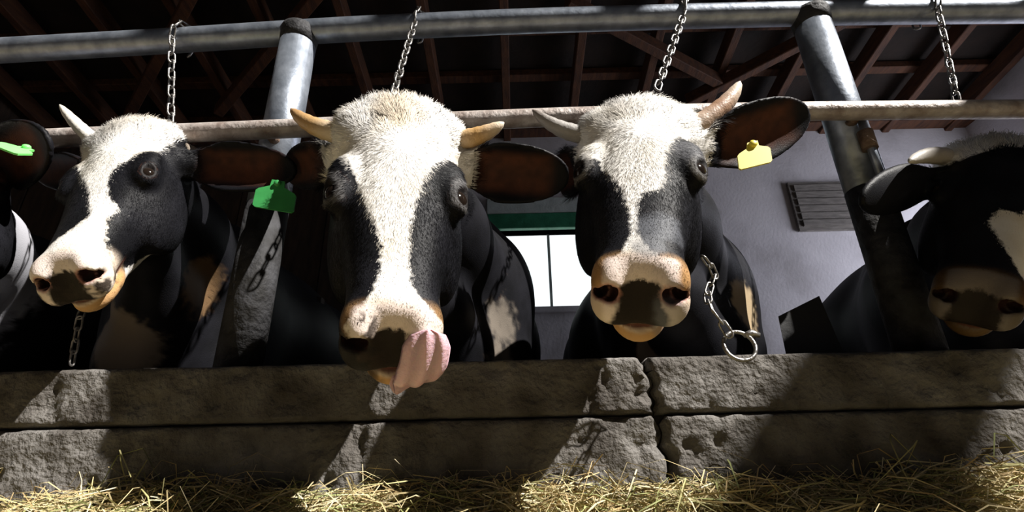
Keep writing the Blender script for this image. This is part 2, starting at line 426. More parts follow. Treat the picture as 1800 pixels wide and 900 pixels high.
for px in (470, 1520):
    i = int(np.argmin([abs((p - C_O) @ C_R / ((p - C_O) @ C_F) * 900 + 900 - px) for p in npts]))
    p = npts[i]
    tube('clamp_bolt', [p + V(0, 0.02, 0), p + V(0, 0.05, 0)], 0.012, M_RUST, neck_rail, 10)

# added rod standing in for the sunlit streak on the right post
ha, hb = at(1532, 262, 1.0), at(1552, 318, 1.0)
hr = thing('sun_streak_rod', 'steel rod added in place of the sunlit streak on the right post', 'rod', hb)
tube('rod', [at(1512, 205, 1.0), hb], 0.009, M_GALV, hr, 12)
tube('rod_clip', [at(1520, 232, 1.0), at(1530, 262, 1.0)], 0.017, M_RUST, hr, 12)

# ------------------------------------------------------------------ chains
def make_link(R=0.0115, L=0.010, r=0.0026, seg=8, n=20):
    pts = []
    for k in range(n):
        a = 2 * math.pi * k / n
        pts.append((R * 0.72 * math.cos(a), 0, R * 0.72 * math.sin(a) + (L if math.sin(a) >= 0 else -L)))
    pts = np.array(pts); verts, faces = [], []
    for i in range(n):
        tdir = unit(pts[(i + 1) % n] - pts[i - 1]); s = V(0, 1, 0); u = np.cross(tdir, s)
        for j in range(seg):
            b = 2 * math.pi * j / seg; verts.append(pts[i] + r * (math.cos(b) * s + math.sin(b) * u))
    for i in range(n):
        for j in range(seg):
            k, l = (i + 1) % n, (j + 1) % seg
            faces.append((i * seg + j, k * seg + j, k * seg + l, i * seg + l))
    me = bpy.data.meshes.new('link'); me.from_pydata([tuple(v) for v in verts], [], faces); me.shade_smooth(); me.materials.append(M_CHAIN)
    return me
LINK = make_link()
def chain(pts, label, spacing=0.029, cat='chain', k0=1.0):
    pts = [np.asarray(p, float) for p in pts]
    seg = [np.linalg.norm(b - a) for a, b in zip(pts[:-1], pts[1:])]; tot = sum(seg); cum = np.concatenate([[0], np.cumsum(seg)])
    root = thing('tether_chain', label, cat, pts[-1], 'tether chains')
    n = max(3, int(tot / spacing)); P = np.array(pts)
    for k in range(n):
        s = (k + 0.5) * tot / n
        p = np.array([np.interp(s, cum, P[:, i]) for i in range(3)])
        q = np.array([np.interp(min(s + 0.01, tot), cum, P[:, i]) for i in range(3)]) - np.array([np.interp(max(s - 0.01, 0), cum, P[:, i]) for i in range(3)])
        o = bpy.data.objects.new('link', LINK); link(o); o.parent = root
        rot = Vector(unit(q)).to_track_quat('Z', 'Y') @ Matrix.Rotation(math.radians(90 * (k % 2) + 20 + rng.uniform(-12, 12)), 4, 'Z').to_quaternion()
        o.rotation_mode = 'XYZ'; o.rotation_euler = rot.to_euler()
        o.location = tuple(p - pts[-1]); sc = tot / n / spacing; o.scale = (k0, k0, k0 * sc * spacing / (0.029 * k0))
    return root
def wrap(px, py_top, drop_px, drop_py, Yend, label):
    """a loop of chain round the top rail, then hanging to the cow"""
    i = int(np.argmin([abs((p - C_O) @ C_R / ((p - C_O) @ C_F) * 900 + 900 - px) for p in tpts]))
    c = tpts[i]; R = 0.042
    pts = [c + R * V(0.15 * math.sin(a), -math.cos(a), math.sin(a)) for a in np.linspace(3.6, -0.6, 10)]
    pts.append(at(drop_px, drop_py, Yend))
    return chain(pts, label)
wrap(322, 60, 300, 218, 1.02, 'dark chain hanging from top rail above the left cow')
wrap(740, 40, 690, 168, 0.86, 'chain hanging from the top rail to the licking cow')
wrap(1196, 30, 1155, 156, 0.90, 'chain hanging from the top rail behind the yellow tagged cow')
wrap(1628, 20, 1682, 178, 0.99, 'chain hanging from the top rail above the right cow')

# ------------------------------------------------------------------ cow modelling: one implicit surface per cow
def smin(a, b, k):
    h = np.clip(0.5 + 0.5 * (b - a) / k, 0, 1); return b * (1 - h) + a * h - k * h * (1 - h)
def smax(a, b, k): return -smin(-a, -b, k)
class Field:
    def __init__(s, xs, ys, zs):
        s.ax = (xs, ys, zs); s.f = np.full((len(xs), len(ys), len(zs)), 1.0, np.float32)
    def _sl(s, lo, hi, pad):
        return tuple(slice(max(0, int(np.searchsorted(a, l - pad)) - 1), int(np.searchsorted(a, h + pad)) + 1) for a, l, h in zip(s.ax, lo, hi))
    def apply(s, fn, lo, hi, k, sub=False):
        sl = s._sl(np.asarray(lo), np.asarray(hi), k + 0.03)
        g = np.stack(np.meshgrid(*[a[q] for a, q in zip(s.ax, sl)], indexing='ij'), -1).astype(np.float32)
        if g.size == 0: return
        d = fn(g)
        cur = s.f[sl]
        s.f[sl] = smax(cur, -d, k) if sub else smin(cur, d, k)
    def cone(s, a, b, ra, rb, k=0.03, sub=False):
        a, b = np.asarray(a, np.float32), np.asarray(b, np.float32); ab = b - a; L2 = float(ab @ ab) + 1e-9
        def fn(g):
            t = np.clip(((g - a) @ ab) / L2, 0, 1)
            return np.linalg.norm(g - a - t[..., None] * ab, axis=-1) - (ra + (rb - ra) * t)
        R = max(ra, rb)
        s.apply(fn, np.minimum(a, b) - R, np.maximum(a, b) + R, k, sub)
    def ell(s, c, rad, rot=None, k=0.03, sub=False):
        c = np.asarray(c, np.float32); rad = np.asarray(rad, np.float32); rot = np.eye(3) if rot is None else rot   # rows = axes
        rot = np.asarray(rot, np.float32)
        def fn(g):
            q = (g - c) @ rot.T; k0 = np.linalg.norm(q / rad, axis=-1); k1 = np.linalg.norm(q / rad ** 2, axis=-1) + 1e-6
            return k0 * (k0 - 1) / k1
        R = float(rad.max()); s.apply(fn, c - R, c + R, k, sub)
    def mesh(s):
        f = s.f; X, Y, Z = s.ax
        neg = f < 0
        nx, ny, nz = f.shape
        cnt = np.zeros((nx - 1, ny - 1, nz - 1), np.int8)
        for a in (0, 1):
            for b in (0, 1):
                for c in (0, 1): cnt += neg[a:nx - 1 + a, b:ny - 1 + b, c:nz - 1 + c]
        act = np.argwhere((cnt > 0) & (cnt < 8))
        idx = -np.ones(cnt.shape, np.int64); idx[tuple(act.T)] = np.arange(len(act))
        acc = np.zeros((len(act), 3)); n = np.zeros(len(act))
        cr = [(a, b, c) for a in (0, 1) for b in (0, 1) for c in (0, 1)]
        for p in cr:
            for d in range(3):
                if p[d]: continue
                q = list(p); q[d] = 1
                i0, i1 = act + p, act + q
                f0, f1 = f[tuple(i0.T)], f[tuple(i1.T)]
                m = (f0 < 0) != (f1 < 0)
                t = np.where(m, f0 / np.where(m, f0 - f1, 1), 0)
                P0 = np.stack([X[i0[:, 0]], Y[i0[:, 1]], Z[i0[:, 2]]], 1); P1 = np.stack([X[i1[:, 0]], Y[i1[:, 1]], Z[i1[:, 2]]], 1)
                acc += np.where(m[:, None], P0 + (P1 - P0) * t[:, None], 0); n += m
        verts = acc / n[:, None]
        faces = []
        for d in range(3):
            a0 = [slice(None)] * 3; a1 = [slice(None)] * 3; a0[d] = slice(0, -1); a1[d] = slice(1, None)
            ch = neg[tuple(a0)] != neg[tuple(a1)]
            e = np.argwhere(ch); u, w = (d + 1) % 3, (d + 2) % 3
            ok = (e[:, u] > 0) & (e[:, w] > 0) & (e[:, u] < f.shape[u] - 1) & (e[:, w] < f.shape[w] - 1); e = e[ok]
            def cell(du, dw):
                c = e.copy(); c[:, u] += du; c[:, w] += dw; return idx[tuple(c.T)]
            q = np.stack([cell(-1, -1), cell(0, -1), cell(0, 0), cell(-1, 0)], 1)
            fl = ~neg[tuple(e.T)]
            q[fl] = q[fl][:, ::-1]
            faces.append(q)
        F = np.concatenate(faces); F = F[(F >= 0).all(1)]
        return verts, F

def axis(lo, hi, flo, fhi, hf, hc):
    """grid axis: fine spacing hf inside [flo,fhi], coarse hc outside"""
    a = np.arange(flo, fhi + hf, hf)
    l = np.arange(flo - hc, lo - hc, -hc)[::-1]; r = np.arange(a[-1] + hc, hi + hc, hc)
    return np.concatenate([l, a, r]).astype(np.float32)

HT = np.array([-.03, .0, .03, .08, .13, .18, .23, .29, .35, .40, .45, .50, .56])
HW = np.array([.066, .082, .092, .098, .102, .105, .098, .083, .071, .065, .067, .066, .060])
HTOP = np.array([-.03, -.012, -.002, .005, .006, .002, -.001, -.004, -.004, -.002, .0, -.004, -.02])
HBOT = np.array([-.12, -.14, -.16, -.185, -.20, -.205, -.19, -.16, -.13, -.108, -.098, -.09, -.085])
def cr(x, xp, fp):
    m = np.gradient(fp, xp); i = np.clip(np.searchsorted(xp, x) - 1, 0, len(xp) - 2); h = xp[i + 1] - xp[i]; t = np.clip((x - xp[i]) / h, 0, 1)
    return (2*t**3 - 3*t**2 + 1) * fp[i] + (t**3 - 2*t**2 + t) * h * m[i] + (-2*t**3 + 3*t**2) * fp[i + 1] + (t**3 - t**2) * h * m[i + 1]
_tt = np.linspace(-.05, .58, 400); _hw = cr(_tt, HT, HW); _ht = cr(_tt, HT, HTOP); _hb = cr(_tt, HT, HBOT)

class Head:
    """head frame: origin at the poll on the face plane; columns x (image right), t (poll to muzzle), n (out of the face)"""
    def __init__(s, poll, nose, yaw=0.0, scale=1.0, wa=1.0, wb=1.0):
        s.tp = np.array([-1, 0, .19, 1.19]); s.pp = np.array([-1, 0, .19 * wa, .19 * wa + wb])
        s.o = poll; t = unit(nose - poll); tocam = unit(C_O - (poll + nose) / 2)
        n = unit(tocam - t * (tocam @ t)); x = np.cross(n, t)
        if x @ C_R < 0: x = -x
        c, q = math.cos(yaw), math.sin(yaw)
        n, x = n * c + x * q, x * c - n * q
        s.x, s.t, s.n, s.s = x, t, n, scale
        s.rot = np.stack([x, t, n])
    def w(s, x, t, n): return s.o + s.s * (s.x * x + s.t * np.interp(t, s.tp, s.pp) + s.n * n)
    def loc(s, p):
        l = ((np.asarray(p) - s.o) @ s.rot.T) / s.s; l[..., 1] = np.interp(l[..., 1], s.pp, s.tp); return l
    def px(s, px, py, depth=0.0):
        """head-plane coordinates (x,t) where the line of sight through a photo pixel meets the face plane n=depth"""
        d = ray(px, py); o = s.o + s.n * depth * s.s
        k = ((o - C_O) @ s.n) / (d @ s.n); l = s.loc(C_O + d * k); return l[:2]

def poly_sd(P, poly):
    poly = np.asarray(poly); d = np.full(len(P), 1e9); inside = np.zeros(len(P), bool)
    for a, b in zip(poly, np.roll(poly, -1, 0)):
        ab = b - a; t = np.clip(((P - a) @ ab) / (ab @ ab + 1e-12), 0, 1)
        d = np.minimum(d, np.linalg.norm(P - a - t[:, None] * ab, axis=1))
        c = (a[1] > P[:, 1]) != (b[1] > P[:, 1])
        inside ^= c & (P[:, 0] < (b[0] - a[0]) * (P[:, 1] - a[1]) / (b[1] - a[1] + 1e-12) + a[0])
    return np.where(inside, d, -d)
def sstep(a, b, x): t = np.clip((x - a) / (b - a), 0, 1); return t * t * (3 - 2 * t)

def build_cow(label, H, bx, by, ears, horns, white_px, hair_n=95000, hf=0.0045, body_yaw=0.0, leg_white=(), body_white=(), muzzle='pink', zoff=0.0, stains_sheen=(), black=(), lids=None, body_h=0.0, neck_w=1.0, belly=0.0, neck_side=0.0):
    s = H.s
    root = thing('cow', label, 'cow', (bx, by + 0.1, 0.08), 'black and white cows behind the kerb')
    # body frame
    cb, sb = math.cos(body_yaw), math.sin(body_yaw)
    def B(x, y, z): return V(bx + x * cb - y * sb, by + x * sb + y * cb, z + body_h)
    hp = np.array([H.w(x, t, n) for x in (-.14, .14) for t in (-.06, .56) for n in (.03, -.23)] + [e['tip'] for e in ears])
    lo, hi = hp.min(0) - 0.03, hp.max(0) + 0.03
    bp = np.array([B(x, y, z) for x in (-.3, .3) for y in (-.15, 1.5) for z in (0.02, 1.05)])
    LO, HI = np.minimum(lo, bp.min(0) - .03), np.maximum(hi, bp.max(0) + .03)
    F = Field(*[axis(LO[i], HI[i], lo[i], hi[i], hf, 0.021) for i in range(3)])
    # torso
    F.ell(B(0, .28, .74), (.20, .30, .29), k=.05)
    F.ell(B(0, .72, .72), (.26, .48, .30), k=.08)
    F.ell(B(0, 1.15, .78), (.22, .30, .25), k=.08)
    F.ell(B(0, .06, .58), (.12, .14, .17), k=.08)
    F.cone(B(0, .20, .96), B(0, 1.2, .98), .07, .07, .12)
    for sx in (-1, 1):
        F.ell(B(sx * .13, .20, .68), (.075, .15, .22), k=.07)
        F.cone(B(sx * .125, .14, .58), B(sx * .12, .12, .30), .066, .045, .05)
        F.cone(B(sx * .12, .12, .30), B(sx * .12, .13, .12), .042, .034, .03)
        F.cone(B(sx * .12, .13, .13), B(sx * .12, .09, .03), .038, .045, .02)
        F.ell(B(sx * .15, 1.25, .66), (.09, .18, .24), k=.07)
        F.cone(B(sx * .15, 1.28, .52), B(sx * .14, 1.40, .34), .075, .045, .05)
        F.cone(B(sx * .14, 1.40, .34), B(sx * .14, 1.34, .12), .042, .034, .03)
        F.cone(B(sx * .14, 1.34, .13), B(sx * .14, 1.30, .03), .038, .045, .02)
    # neck
    a = H.w(0, .09, -.12); m1 = H.w(0, .16, -.16); b = B(0, .12, .82)
    mid_ = (a + b) / 2 + V(0, 0, 0.01)
    F.cone(a, mid_, .088 * s, .115 * neck_w, .06); F.cone(mid_, B(0, .18, .78), .115 * neck_w, .19, .08)
    th = H.w(0, .22, -.17); F.cone(th, (th + B(0, .10, .60)) / 2, .05 * s, .07 * neck_w, .06)
    F.cone((th + B(0, .10, .60)) / 2, B(0, .08, .56), .07 * neck_w, .10, .07)
    # skull
    def head_fn(g):
        q = ((g.reshape(-1, 3) - H.o.astype(np.float32)) @ H.rot.T.astype(np.float32)) / s
        x, t, n = q[:, 0], np.interp(q[:, 1], H.pp, H.tp), q[:, 2]
        hw = np.interp(t, _tt, _hw); tp = np.interp(t, _tt, _ht); bo = np.interp(t, _tt, _hb)
        c, hh = (tp + bo) / 2, (tp - bo) / 2; e = 2.55 - .45 * sstep(.36, .46, t)
        qq = ((np.abs(x) / hw) ** e + (np.abs(n - c) / hh) ** e + 1e-9) ** (1 / e)
        d = (qq - 1) * np.minimum(hw, hh)
        cap = (t - .472) * math.cos(.62) + (n + .02) * math.sin(.62)
        d = smax(d, cap, .020)
        d = smax(d, -t - .012, .05)
        return (d * s).reshape(g.shape[:-1])
    F.apply(head_fn, lo, hi, .03)
    Hh = lambda x, t, n: H.w(x, t, n)
    R3 = H.rot
    def tilt(ax, ang):
        c, q = math.cos(ang), math.sin(ang); r = R3.copy(); i, j = [(1, 2), (2, 0), (0, 1)][ax]
        r2 = r.copy(); r2[i] = r[i] * c + r[j] * q; r2[j] = r[j] * c - r[i] * q; return r2
    # poll, brow, cheeks, muzzle, chin
    F.ell(Hh(0, .02, -.035), np.array((.065, .04, .035)) * s, R3, .03)
    for sx in (-1, 1):
        F.ell(Hh(sx * .086, .155, -.024), np.array((.021, .036, .017)) * s, R3, .025)
        F.ell(Hh(sx * .080, .045, -.045), np.array((.030, .034, .032)) * s, R3, .03)
        F.ell(Hh(sx * .072, .25, -.13), np.array((.035, .08, .06)) * s, R3, .03)
        F.ell(Hh(sx * .041, .462, -.030), np.array((.022, .032, .022)) * s, R3, .016)
        F.ell(Hh(sx * .038, .484, -.068), np.array((.024, .026, .023)) * s, R3, .022)
        F.ell(Hh(sx * .090, .190, -.028), np.array((.021, .030, .021)) * s, R3, .018)
    F.ell(Hh(0, .456, -.108), np.array((.044, .058, .029)) * s, R3, .006)
    F.cone(Hh(0, .27, -.15), Hh(0, .42, -.106), .042 * s, .034 * s, .025)
    # mouth crease, nostrils, eye openings
    for sx in (-1, 1):
        F.cone(Hh(sx * .075, .40, -.090), Hh(sx * .030, .512, -.0895), .004 * s, .004 * s, .004, True)
        rn = tilt(0, .6)
        F.ell(Hh(sx * .042, .485, -.038), np.array((.0125, .019, .015)) * s, rn, .006, True)
        F.ell(Hh(sx * .054, .476, -.048), np.array((.011, .020, .009)) * s, rn, .005, True)
        ed = unit(R3[0] * sx * .68 + R3[2] * .73); er = np.stack([ed, R3[1], np.cross(ed, R3[1])])
        F.ell(Hh(sx * .090, .190, -.028) + ed * .024 * s, np.array((.013, .0185, .0125)) * s, er, .003, True)
    F.cone(Hh(-.03, .512, -.0895), Hh(.03, .512, -.0895), .004 * s, .004 * s, .004, True)
    # ears
    EF = []
    for e in ears:
        base = Hh(e['side'] * .092, e.get('t', .075), e.get('n', -.075)); tip = e['tip']; al = unit(tip - base); L = np.linalg.norm(tip - base)
        cn = unit(e['face'] - al * (e['face'] @ al)); bl = np.cross(cn, al); wd = e.get('w', .055)
        EF.append((base, al, bl, cn, L, wd))
        def ear_fn(g, base=base, al=al, bl=bl, cn=cn, L=L, wd=wd):
            q = g - base.astype(np.float32); u = (q @ al) / L; v = q @ bl; n = q @ cn
            uu = np.clip(u, 0, 1)
            w_ = wd * (.42 + .58 * sstep(0, .45, uu)) * np.sqrt(np.clip(1 - np.clip((uu - .45) / .55, 0, 1) ** 2.2, 0.001, 1))
            cup = (.55 * (1 - uu * .45)) * v * v / wd - .010 * np.sin(uu * 3) 
            thick = .0085 - .0025 * uu + .012 * np.exp(-((uu) / .16) ** 2)
            d1 = np.abs(n - cup) - thick
            d2 = np.abs(v) - w_
            d3 = np.maximum(-u, u - 1) * L
            return smax(smax(d1, d2, .006), d3, .006)
        pts = np.array([base, tip]); F.apply(ear_fn, pts.min(0) - wd, pts.max(0) + wd, .016)
        F.cone(Hh(e['side'] * .07, e.get('t', .075) + .005, -.08), base + al * .03, .035 * s, .022, .02)
    verts, faces = F.mesh()
    body = big_mesh('body', verts, faces, M_COAT, root)
    me = body.data
    nv = len(me.vertices); co = np.empty(nv * 3, np.float32); me.vertices.foreach_get('co', co); co = co.reshape(-1, 3).astype(float)
    nr = np.empty(nv * 3, np.float32); me.vertices.foreach_get('normal', nr); nr = nr.reshape(-1, 3).astype(float)
    wpoly = np.array([H.px(*p) for p in white_px]) if white_px else None
    def paint(P, hairy=False):
        l = H.loc(P); x, t, n = l.T
        onhead = sstep(.02, -.01, np.maximum.reduce([np.abs(x) - .125, -.05 - t, t - .56, -.235 - n, n - .05]))
        coat = np.full(len(P), -.05)
        if wpoly is not None:
            sd = poly_sd(l[:, :2], wpoly)
            coat = np.where((onhead > .5) & (n > -.16), sd, coat)
        for c, r in black:
            coat = np.minimum(coat, np.linalg.norm((l - V(*c)), axis=1) - r + .006 * vnoise(P * 45, 3))
        for c, r in list(body_white):
            coat = np.maximum(coat, np.where(onhead > .5, -1, r - np.linalg.norm(P - c, axis=1)))
        sk = np.zeros((len(P), 4)); 
        def lay(col, wgt):
            w_ = np.clip(wgt, 0, 1)[:, None] * 1.0; a0 = sk[:, 3:4]; a1 = a0 + w_ * (1 - a0)
            sk[:, :3] = np.where(a1 > 1e-5, (np.array(col) * w_ + sk[:, :3] * a0 * (1 - w_)) / np.maximum(a1, 1e-5), np.array(col)); sk[:, 3:4] = a1
        hd = onhead * (n < .05)
        mz = sstep(.425, .452, t + .10 * np.maximum(-n - .03, 0) * 2) * hd
        nz_ = fbm(P * 60, 3, 5); nz2 = fbm(P * 160, 2, 8)
        capd = (t - .472) * math.cos(.62) + (n + .02) * math.sin(.62)
        lipz = sstep(.40, .44, t) * hd * sstep(-.03, -.05, n)
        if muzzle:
            shade_k = .20 if muzzle == 'brown' else 1.0  # painted shade: scales down the right cow's muzzle colours
            col = lambda *c: tuple(shade_k * q for q in c)
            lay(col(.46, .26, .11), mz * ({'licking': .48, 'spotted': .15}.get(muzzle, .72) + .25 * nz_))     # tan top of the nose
            lay(col(.64, .53, .43), lipz * .85)                                                    # cream lips
            lay(col(.52, .29, .11), sstep(-.094, -.100, n) * sstep(.40, .43, t) * hd * .9)          # tan chin
            lay(col(.82, .70, .65), sstep(-.018, -.008, capd) * hd * sstep(-.086, -.07, n) * sstep(.056, .045, np.abs(x)) * .85)   # pale rim
            px_ = x + (.012 if muzzle == 'licking' else 0)
            pad = sstep(-.012, -.004, capd) * hd * sstep(.038, .030, np.abs(px_) + .006 * nz_ - .12 * np.maximum(-n - .05, 0)) * sstep(-.088, -.084, n)
            topedge = sstep(-.020, -.026, n + .005 * nz2)
            lay((.020, .015, .012), pad * topedge)
            if muzzle == 'licking':
                lay((.014, .012, .012), sstep(-.026, -.040, x + .014 * nz_) * sstep(.425, .455, t) * sstep(-.015, -.03, n) * hd)
            for sx in (-1, 1):
                for cx, ct, cn_, rd in ((.042, .485, -.038, (.0125, .019, .015)), (.054, .476, -.048, (.011, .020, .009))):
                    kq = np.linalg.norm(((P - H.w(sx * cx, ct, cn_)) @ tilt(0, .6).T) / (np.array(rd) * s), axis=1)
                    if not (muzzle == 'brown' or (muzzle == 'licking' and sx < 0)): lay((.42 * shade_k, .20 * shade_k, .16 * shade_k), sstep(1.45, 1.2, kq) * hd * .8)
                for cx, ct, cn_, rd in ((.042, .485, -.038, (.0125, .019, .015)), (.054, .476, -.048, (.011, .020, .009))):
                    kq = np.linalg.norm(((P - H.w(sx * cx, ct, cn_)) @ tilt(0, .6).T) / (np.array(rd) * s), axis=1)
                    lay((.030, .012, .010), sstep(1.12, 1.0, kq) * hd)
            lay((.10, .04, .03), sstep(.006, .003, np.abs(n + .0895)) * sstep(.39, .41, t) * hd)
            if muzzle in ('licking', 'spotted'):
                sp = sstep(.05, .35, nz_ + .25 * nz2) * sstep(.44, .465, t) * hd * (sstep(.0, -.03, x) if muzzle == 'licking' else sstep(-.03, -.05, n))
                lay((.03, .022, .018), sp * .95)
        for sx in (-1, 1):
            de = np.linalg.norm((l - V(sx * .104, .190, -.013)) / V(1, 1.2, 1), axis=1)
            if lids: lay(lids, sstep(.030, .024, de + .004 * nz_) * hd * .75)
            lay((.012, .010, .010), sstep(.0205, .017, de) * hd)
        for (c, r, col, wt) in stains_sheen:
            d_ = np.linalg.norm(l[:, :2] - H.px(*c), axis=1); lay(col, sstep(r * 1.15, r * .5, d_ + .25 * r * nz_) * wt * hd * (n > -.12))
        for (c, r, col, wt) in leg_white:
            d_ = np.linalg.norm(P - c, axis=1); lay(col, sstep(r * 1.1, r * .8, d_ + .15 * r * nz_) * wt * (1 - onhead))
        for (base, al, bl, cn, L, wd) in EF:
            q = P - base; u = (q @ al) / L; vv = q @ bl; nn = q @ cn
            ine = (u > .12) & (u < 1.05) & (np.abs(vv) < wd * 1.1) & (np.abs(nn) < .07)
            cup = (.55 * (1 - np.clip(u, 0, 1) * .45)) * vv * vv / wd
            coat = np.where(ine & (u > .2), -.05, coat)
            inner = ine * sstep(-.004, .002, nn - cup + .010 * np.sin(np.clip(u, 0, 1) * 3)) * sstep(.15, .3, u) * sstep(.92, .75, u) * sstep(wd * .8, wd * .45, np.abs(vv))
            sk[:, 3] = np.where(ine & (u > .2), 0, sk[:, 3])
            lay((.10, .038, .022), inner * (.75 + .3 * nz_))
        return coat, sk, onhead, l
    coat, sk, onhead, l = paint(co)
    set_attr(body, 'coat', 'FLOAT', coat); set_attr(body, 'paint', 'FLOAT_COLOR', sk)
    # eyes
    for sx in (-1, 1):
        c = Hh(sx * .090, .190, -.028) - unit(R3[0] * sx * .68 + R3[2] * .73) * .0005 * s; r = .0200 * s
        u = np.linspace(0, math.pi, 15); w_ = np.linspace(0, 2 * math.pi, 24, endpoint=False)
        vv = [c + r * (R3[2] * math.cos(a) + math.sin(a) * (R3[0] * math.cos(b_) + R3[1] * math.sin(b_))) for a in u for b_ in w_]
        ff = [(i * 24 + j, (i + 1) * 24 + j, (i + 1) * 24 + (j + 1) % 24, i * 24 + (j + 1) % 24) for i in range(14) for j in range(24)]
        eo = mesh_obj('eye', vv, ff, M_EYE, root, True); eo['label'] = 'dark glossy eye'
    # horns
    for hn in horns:
        base = Hh(hn['side'] * hn.get('x', .088), hn.get('t', .045), hn.get('n', -.045)); tip = hn['tip']; bend = hn.get('bend', V(0, 0, 0))
        tt = np.linspace(0, 1, 18)[:, None]; pts = base * (1 - tt) + tip * tt + bend * (4 * tt * (1 - tt))
        rr = hn.get('r', .019) * np.sqrt(np.clip(1 - np.linspace(0, .999, 18) ** 1.9, 0, 1)) * (1 + .04 * np.sin(np.linspace(0, 40, 18)))
        v_, f_ = tube_vf(pts, np.maximum(rr, .0012), 16)
        ho = mesh_obj('horn', v_, f_, M_HORN, root, True)
        tcol = np.repeat(np.linspace(0, 1, 18), 16)[:, None]; c0, c1 = np.array(hn.get('c0', (.55, .42, .30))), np.array(hn.get('c1', (.62, .55, .46)))
        cm = np.array(hn.get('cm', (.42, .25, .13)))
        col = np.where(tcol < .5, c0 + (cm - c0) * tcol * 2, cm + (c1 - cm) * (tcol * 2 - 1))
        set_attr(ho, 'paint', 'FLOAT_COLOR', np.concatenate([col, np.ones((len(col), 1))], 1))
    # coat hair
    if hair_n:
        Q = faces; tri = np.concatenate([Q[:, [0, 1, 2]], Q[:, [0, 2, 3]]])
        A, Bv, Cv = co[tri[:, 0]], co[tri[:, 1]], co[tri[:, 2]]
        ar = np.linalg.norm(np.cross(Bv - A, Cv - A), axis=1) / 2
        cl = H.loc((A + Bv + Cv) / 3)
        inh = (np.abs(cl[:, 0]) < .15) & (cl[:, 1] > -.10) & (cl[:, 1] < .475) & (cl[:, 2] > -.22) & (cl[:, 2] < .05)
        dens = np.where(inh, 1.0, 0.0) * np.where(cl[:, 1] < .07, 1.7, 1.0) * np.where(cl[:, 1] > .40, .7, 1)
        pr_ = ar * dens; pr_ /= pr_.sum()
        k = rng.choice(len(tri), hair_n, p=pr_)
        r1, r2 = rng.random(hair_n), rng.random(hair_n); sq = np.sqrt(r1)
        P = A[k] * (1 - sq)[:, None] + Bv[k] * (sq * (1 - r2))[:, None] + Cv[k] * (sq * r2)[:, None]
        nn = nr[tri[k, 0]]
        l = H.loc(P); x, t, n = l.T
        de = np.minimum(np.linalg.norm(l - V(.104, .190, -.013), axis=1), np.linalg.norm(l - V(-.104, .190, -.013), axis=1))
        keep = (de > .021)
        P, nn, l, x, t, n = P[keep], nn[keep], l[keep], x[keep], t[keep], n[keep]; K = len(P)
        poll_w = sstep(.11, .0, t)
        # flow: away from a whorl between the eyes
        wx_, wt_ = x - 0.0, t - .14
        fl = np.stack([wx_ * 1.2, wt_ * 1.0 + .03 - .10 * poll_w, np.zeros(K)], 1); fl /= np.linalg.norm(fl, axis=1)[:, None] + 1e-6
        clump = np.stack([vnoise(P * 70, 31), vnoise(P * 70, 32), vnoise(P * 70, 33)], 1)
        fw = fl @ H.rot + clump * (.3 + .7 * poll_w[:, None]) + rng.normal(0, .16, (K, 3))
        fw -= nn * np.sum(fw * nn, 1)[:, None]; fw /= np.linalg.norm(fw, axis=1)[:, None] + 1e-6
        lift = .05 + .50 * poll_w + rng.normal(0, .03, K) + rng.normal(0, .12, K) * poll_w
        L = s * (.0050 + .0050 * sstep(.42, .25, t) + .018 * poll_w) * rng.uniform(.6, 1.35, K)
        coat_h, sk_h, _, _ = paint(P)
        sk_h[:, 3] *= (t > .40) | (poll_w > -1)
        wd = np.cross(fw, nn) * (rng.uniform(.00035, .0006, K) * s)[:, None]
        tip1 = P + fw * (L * .55)[:, None] + nn * (L * lift * .45)[:, None]
        droop = (nn * (L * lift * .65)[:, None] + fw * (L)[:, None]); droop[:, 2] -= .15 * L * poll_w
        tip2 = P + droop
        root_p = P - nn * .001
        vv = np.stack([root_p - wd, root_p + wd, tip1 - wd * .75, tip1 + wd * .75, tip2], 1).reshape(-1, 3)
        base_i = np.arange(K)[:, None] * 5
        ft = np.concatenate([base_i + [0, 1, 3], base_i + [0, 3, 2], base_i + [2, 3, 4]])
        ho = big_mesh('coat_hair', vv, ft, M_HAIR, root, False)
        ho['kind'] = 'stuff'
        nrh = nn * 1.0 + fw * .25 + rng.normal(0, .12, (K, 3)); nrh /= np.linalg.norm(nrh, axis=1)[:, None]
        set_attr(ho, 'coat', 'FLOAT', np.repeat(coat_h + rng.normal(0, .0032, K), 5))
        sk_h[:, :3] *= rng.uniform(.85, 1.15, (K, 1))
        set_attr(ho, 'paint', 'FLOAT_COLOR', np.repeat(sk_h, 5, axis=0))
        set_attr(ho, 'nrm', 'FLOAT_VECTOR', np.repeat(nrh, 5, axis=0))
    return root, H, EF

def ear_tag(root, pos, right, down, w, h, mat, label, th=0.0035):
    """flag shaped plastic tag: narrow neck with a stud, wide panel"""
    right, down = unit(right), unit(down - right * (down @ unit(right))); n = np.cross(right, down)
    out = [(-.16, 0), (.16, 0), (.18, .22), (.44, .36), (.5, .44), (.5, .94), (.44, 1.0), (-.44, 1.0), (-.5, .94), (-.5, .44), (-.44, .36), (-.18, .22)]
    vs_ = [pos + right * a * w + down * b * h + n * sgn * th / 2 for sgn in (-1, 1) for a, b in out]
    m = len(out); f = [tuple(range(m))[::-1], tuple(range(m, 2 * m))] + [(i, (i + 1) % m, m + (i + 1) % m, m + i) for i in range(m)]
    o = mesh_obj('ear_tag', vs_, f, mat, root); o['label'] = label
    c = pos + down * h * .12
    v_, f_ = tube_vf([c - n * .008, c - n * .006, c + n * .006, c + n * .008], [.004, .0065, .0065, .004], 14)
    so = mesh_obj('tag_stud', v_, f_, mat, o, True)
    return o

TOCAM = V(0, -1, -.25)
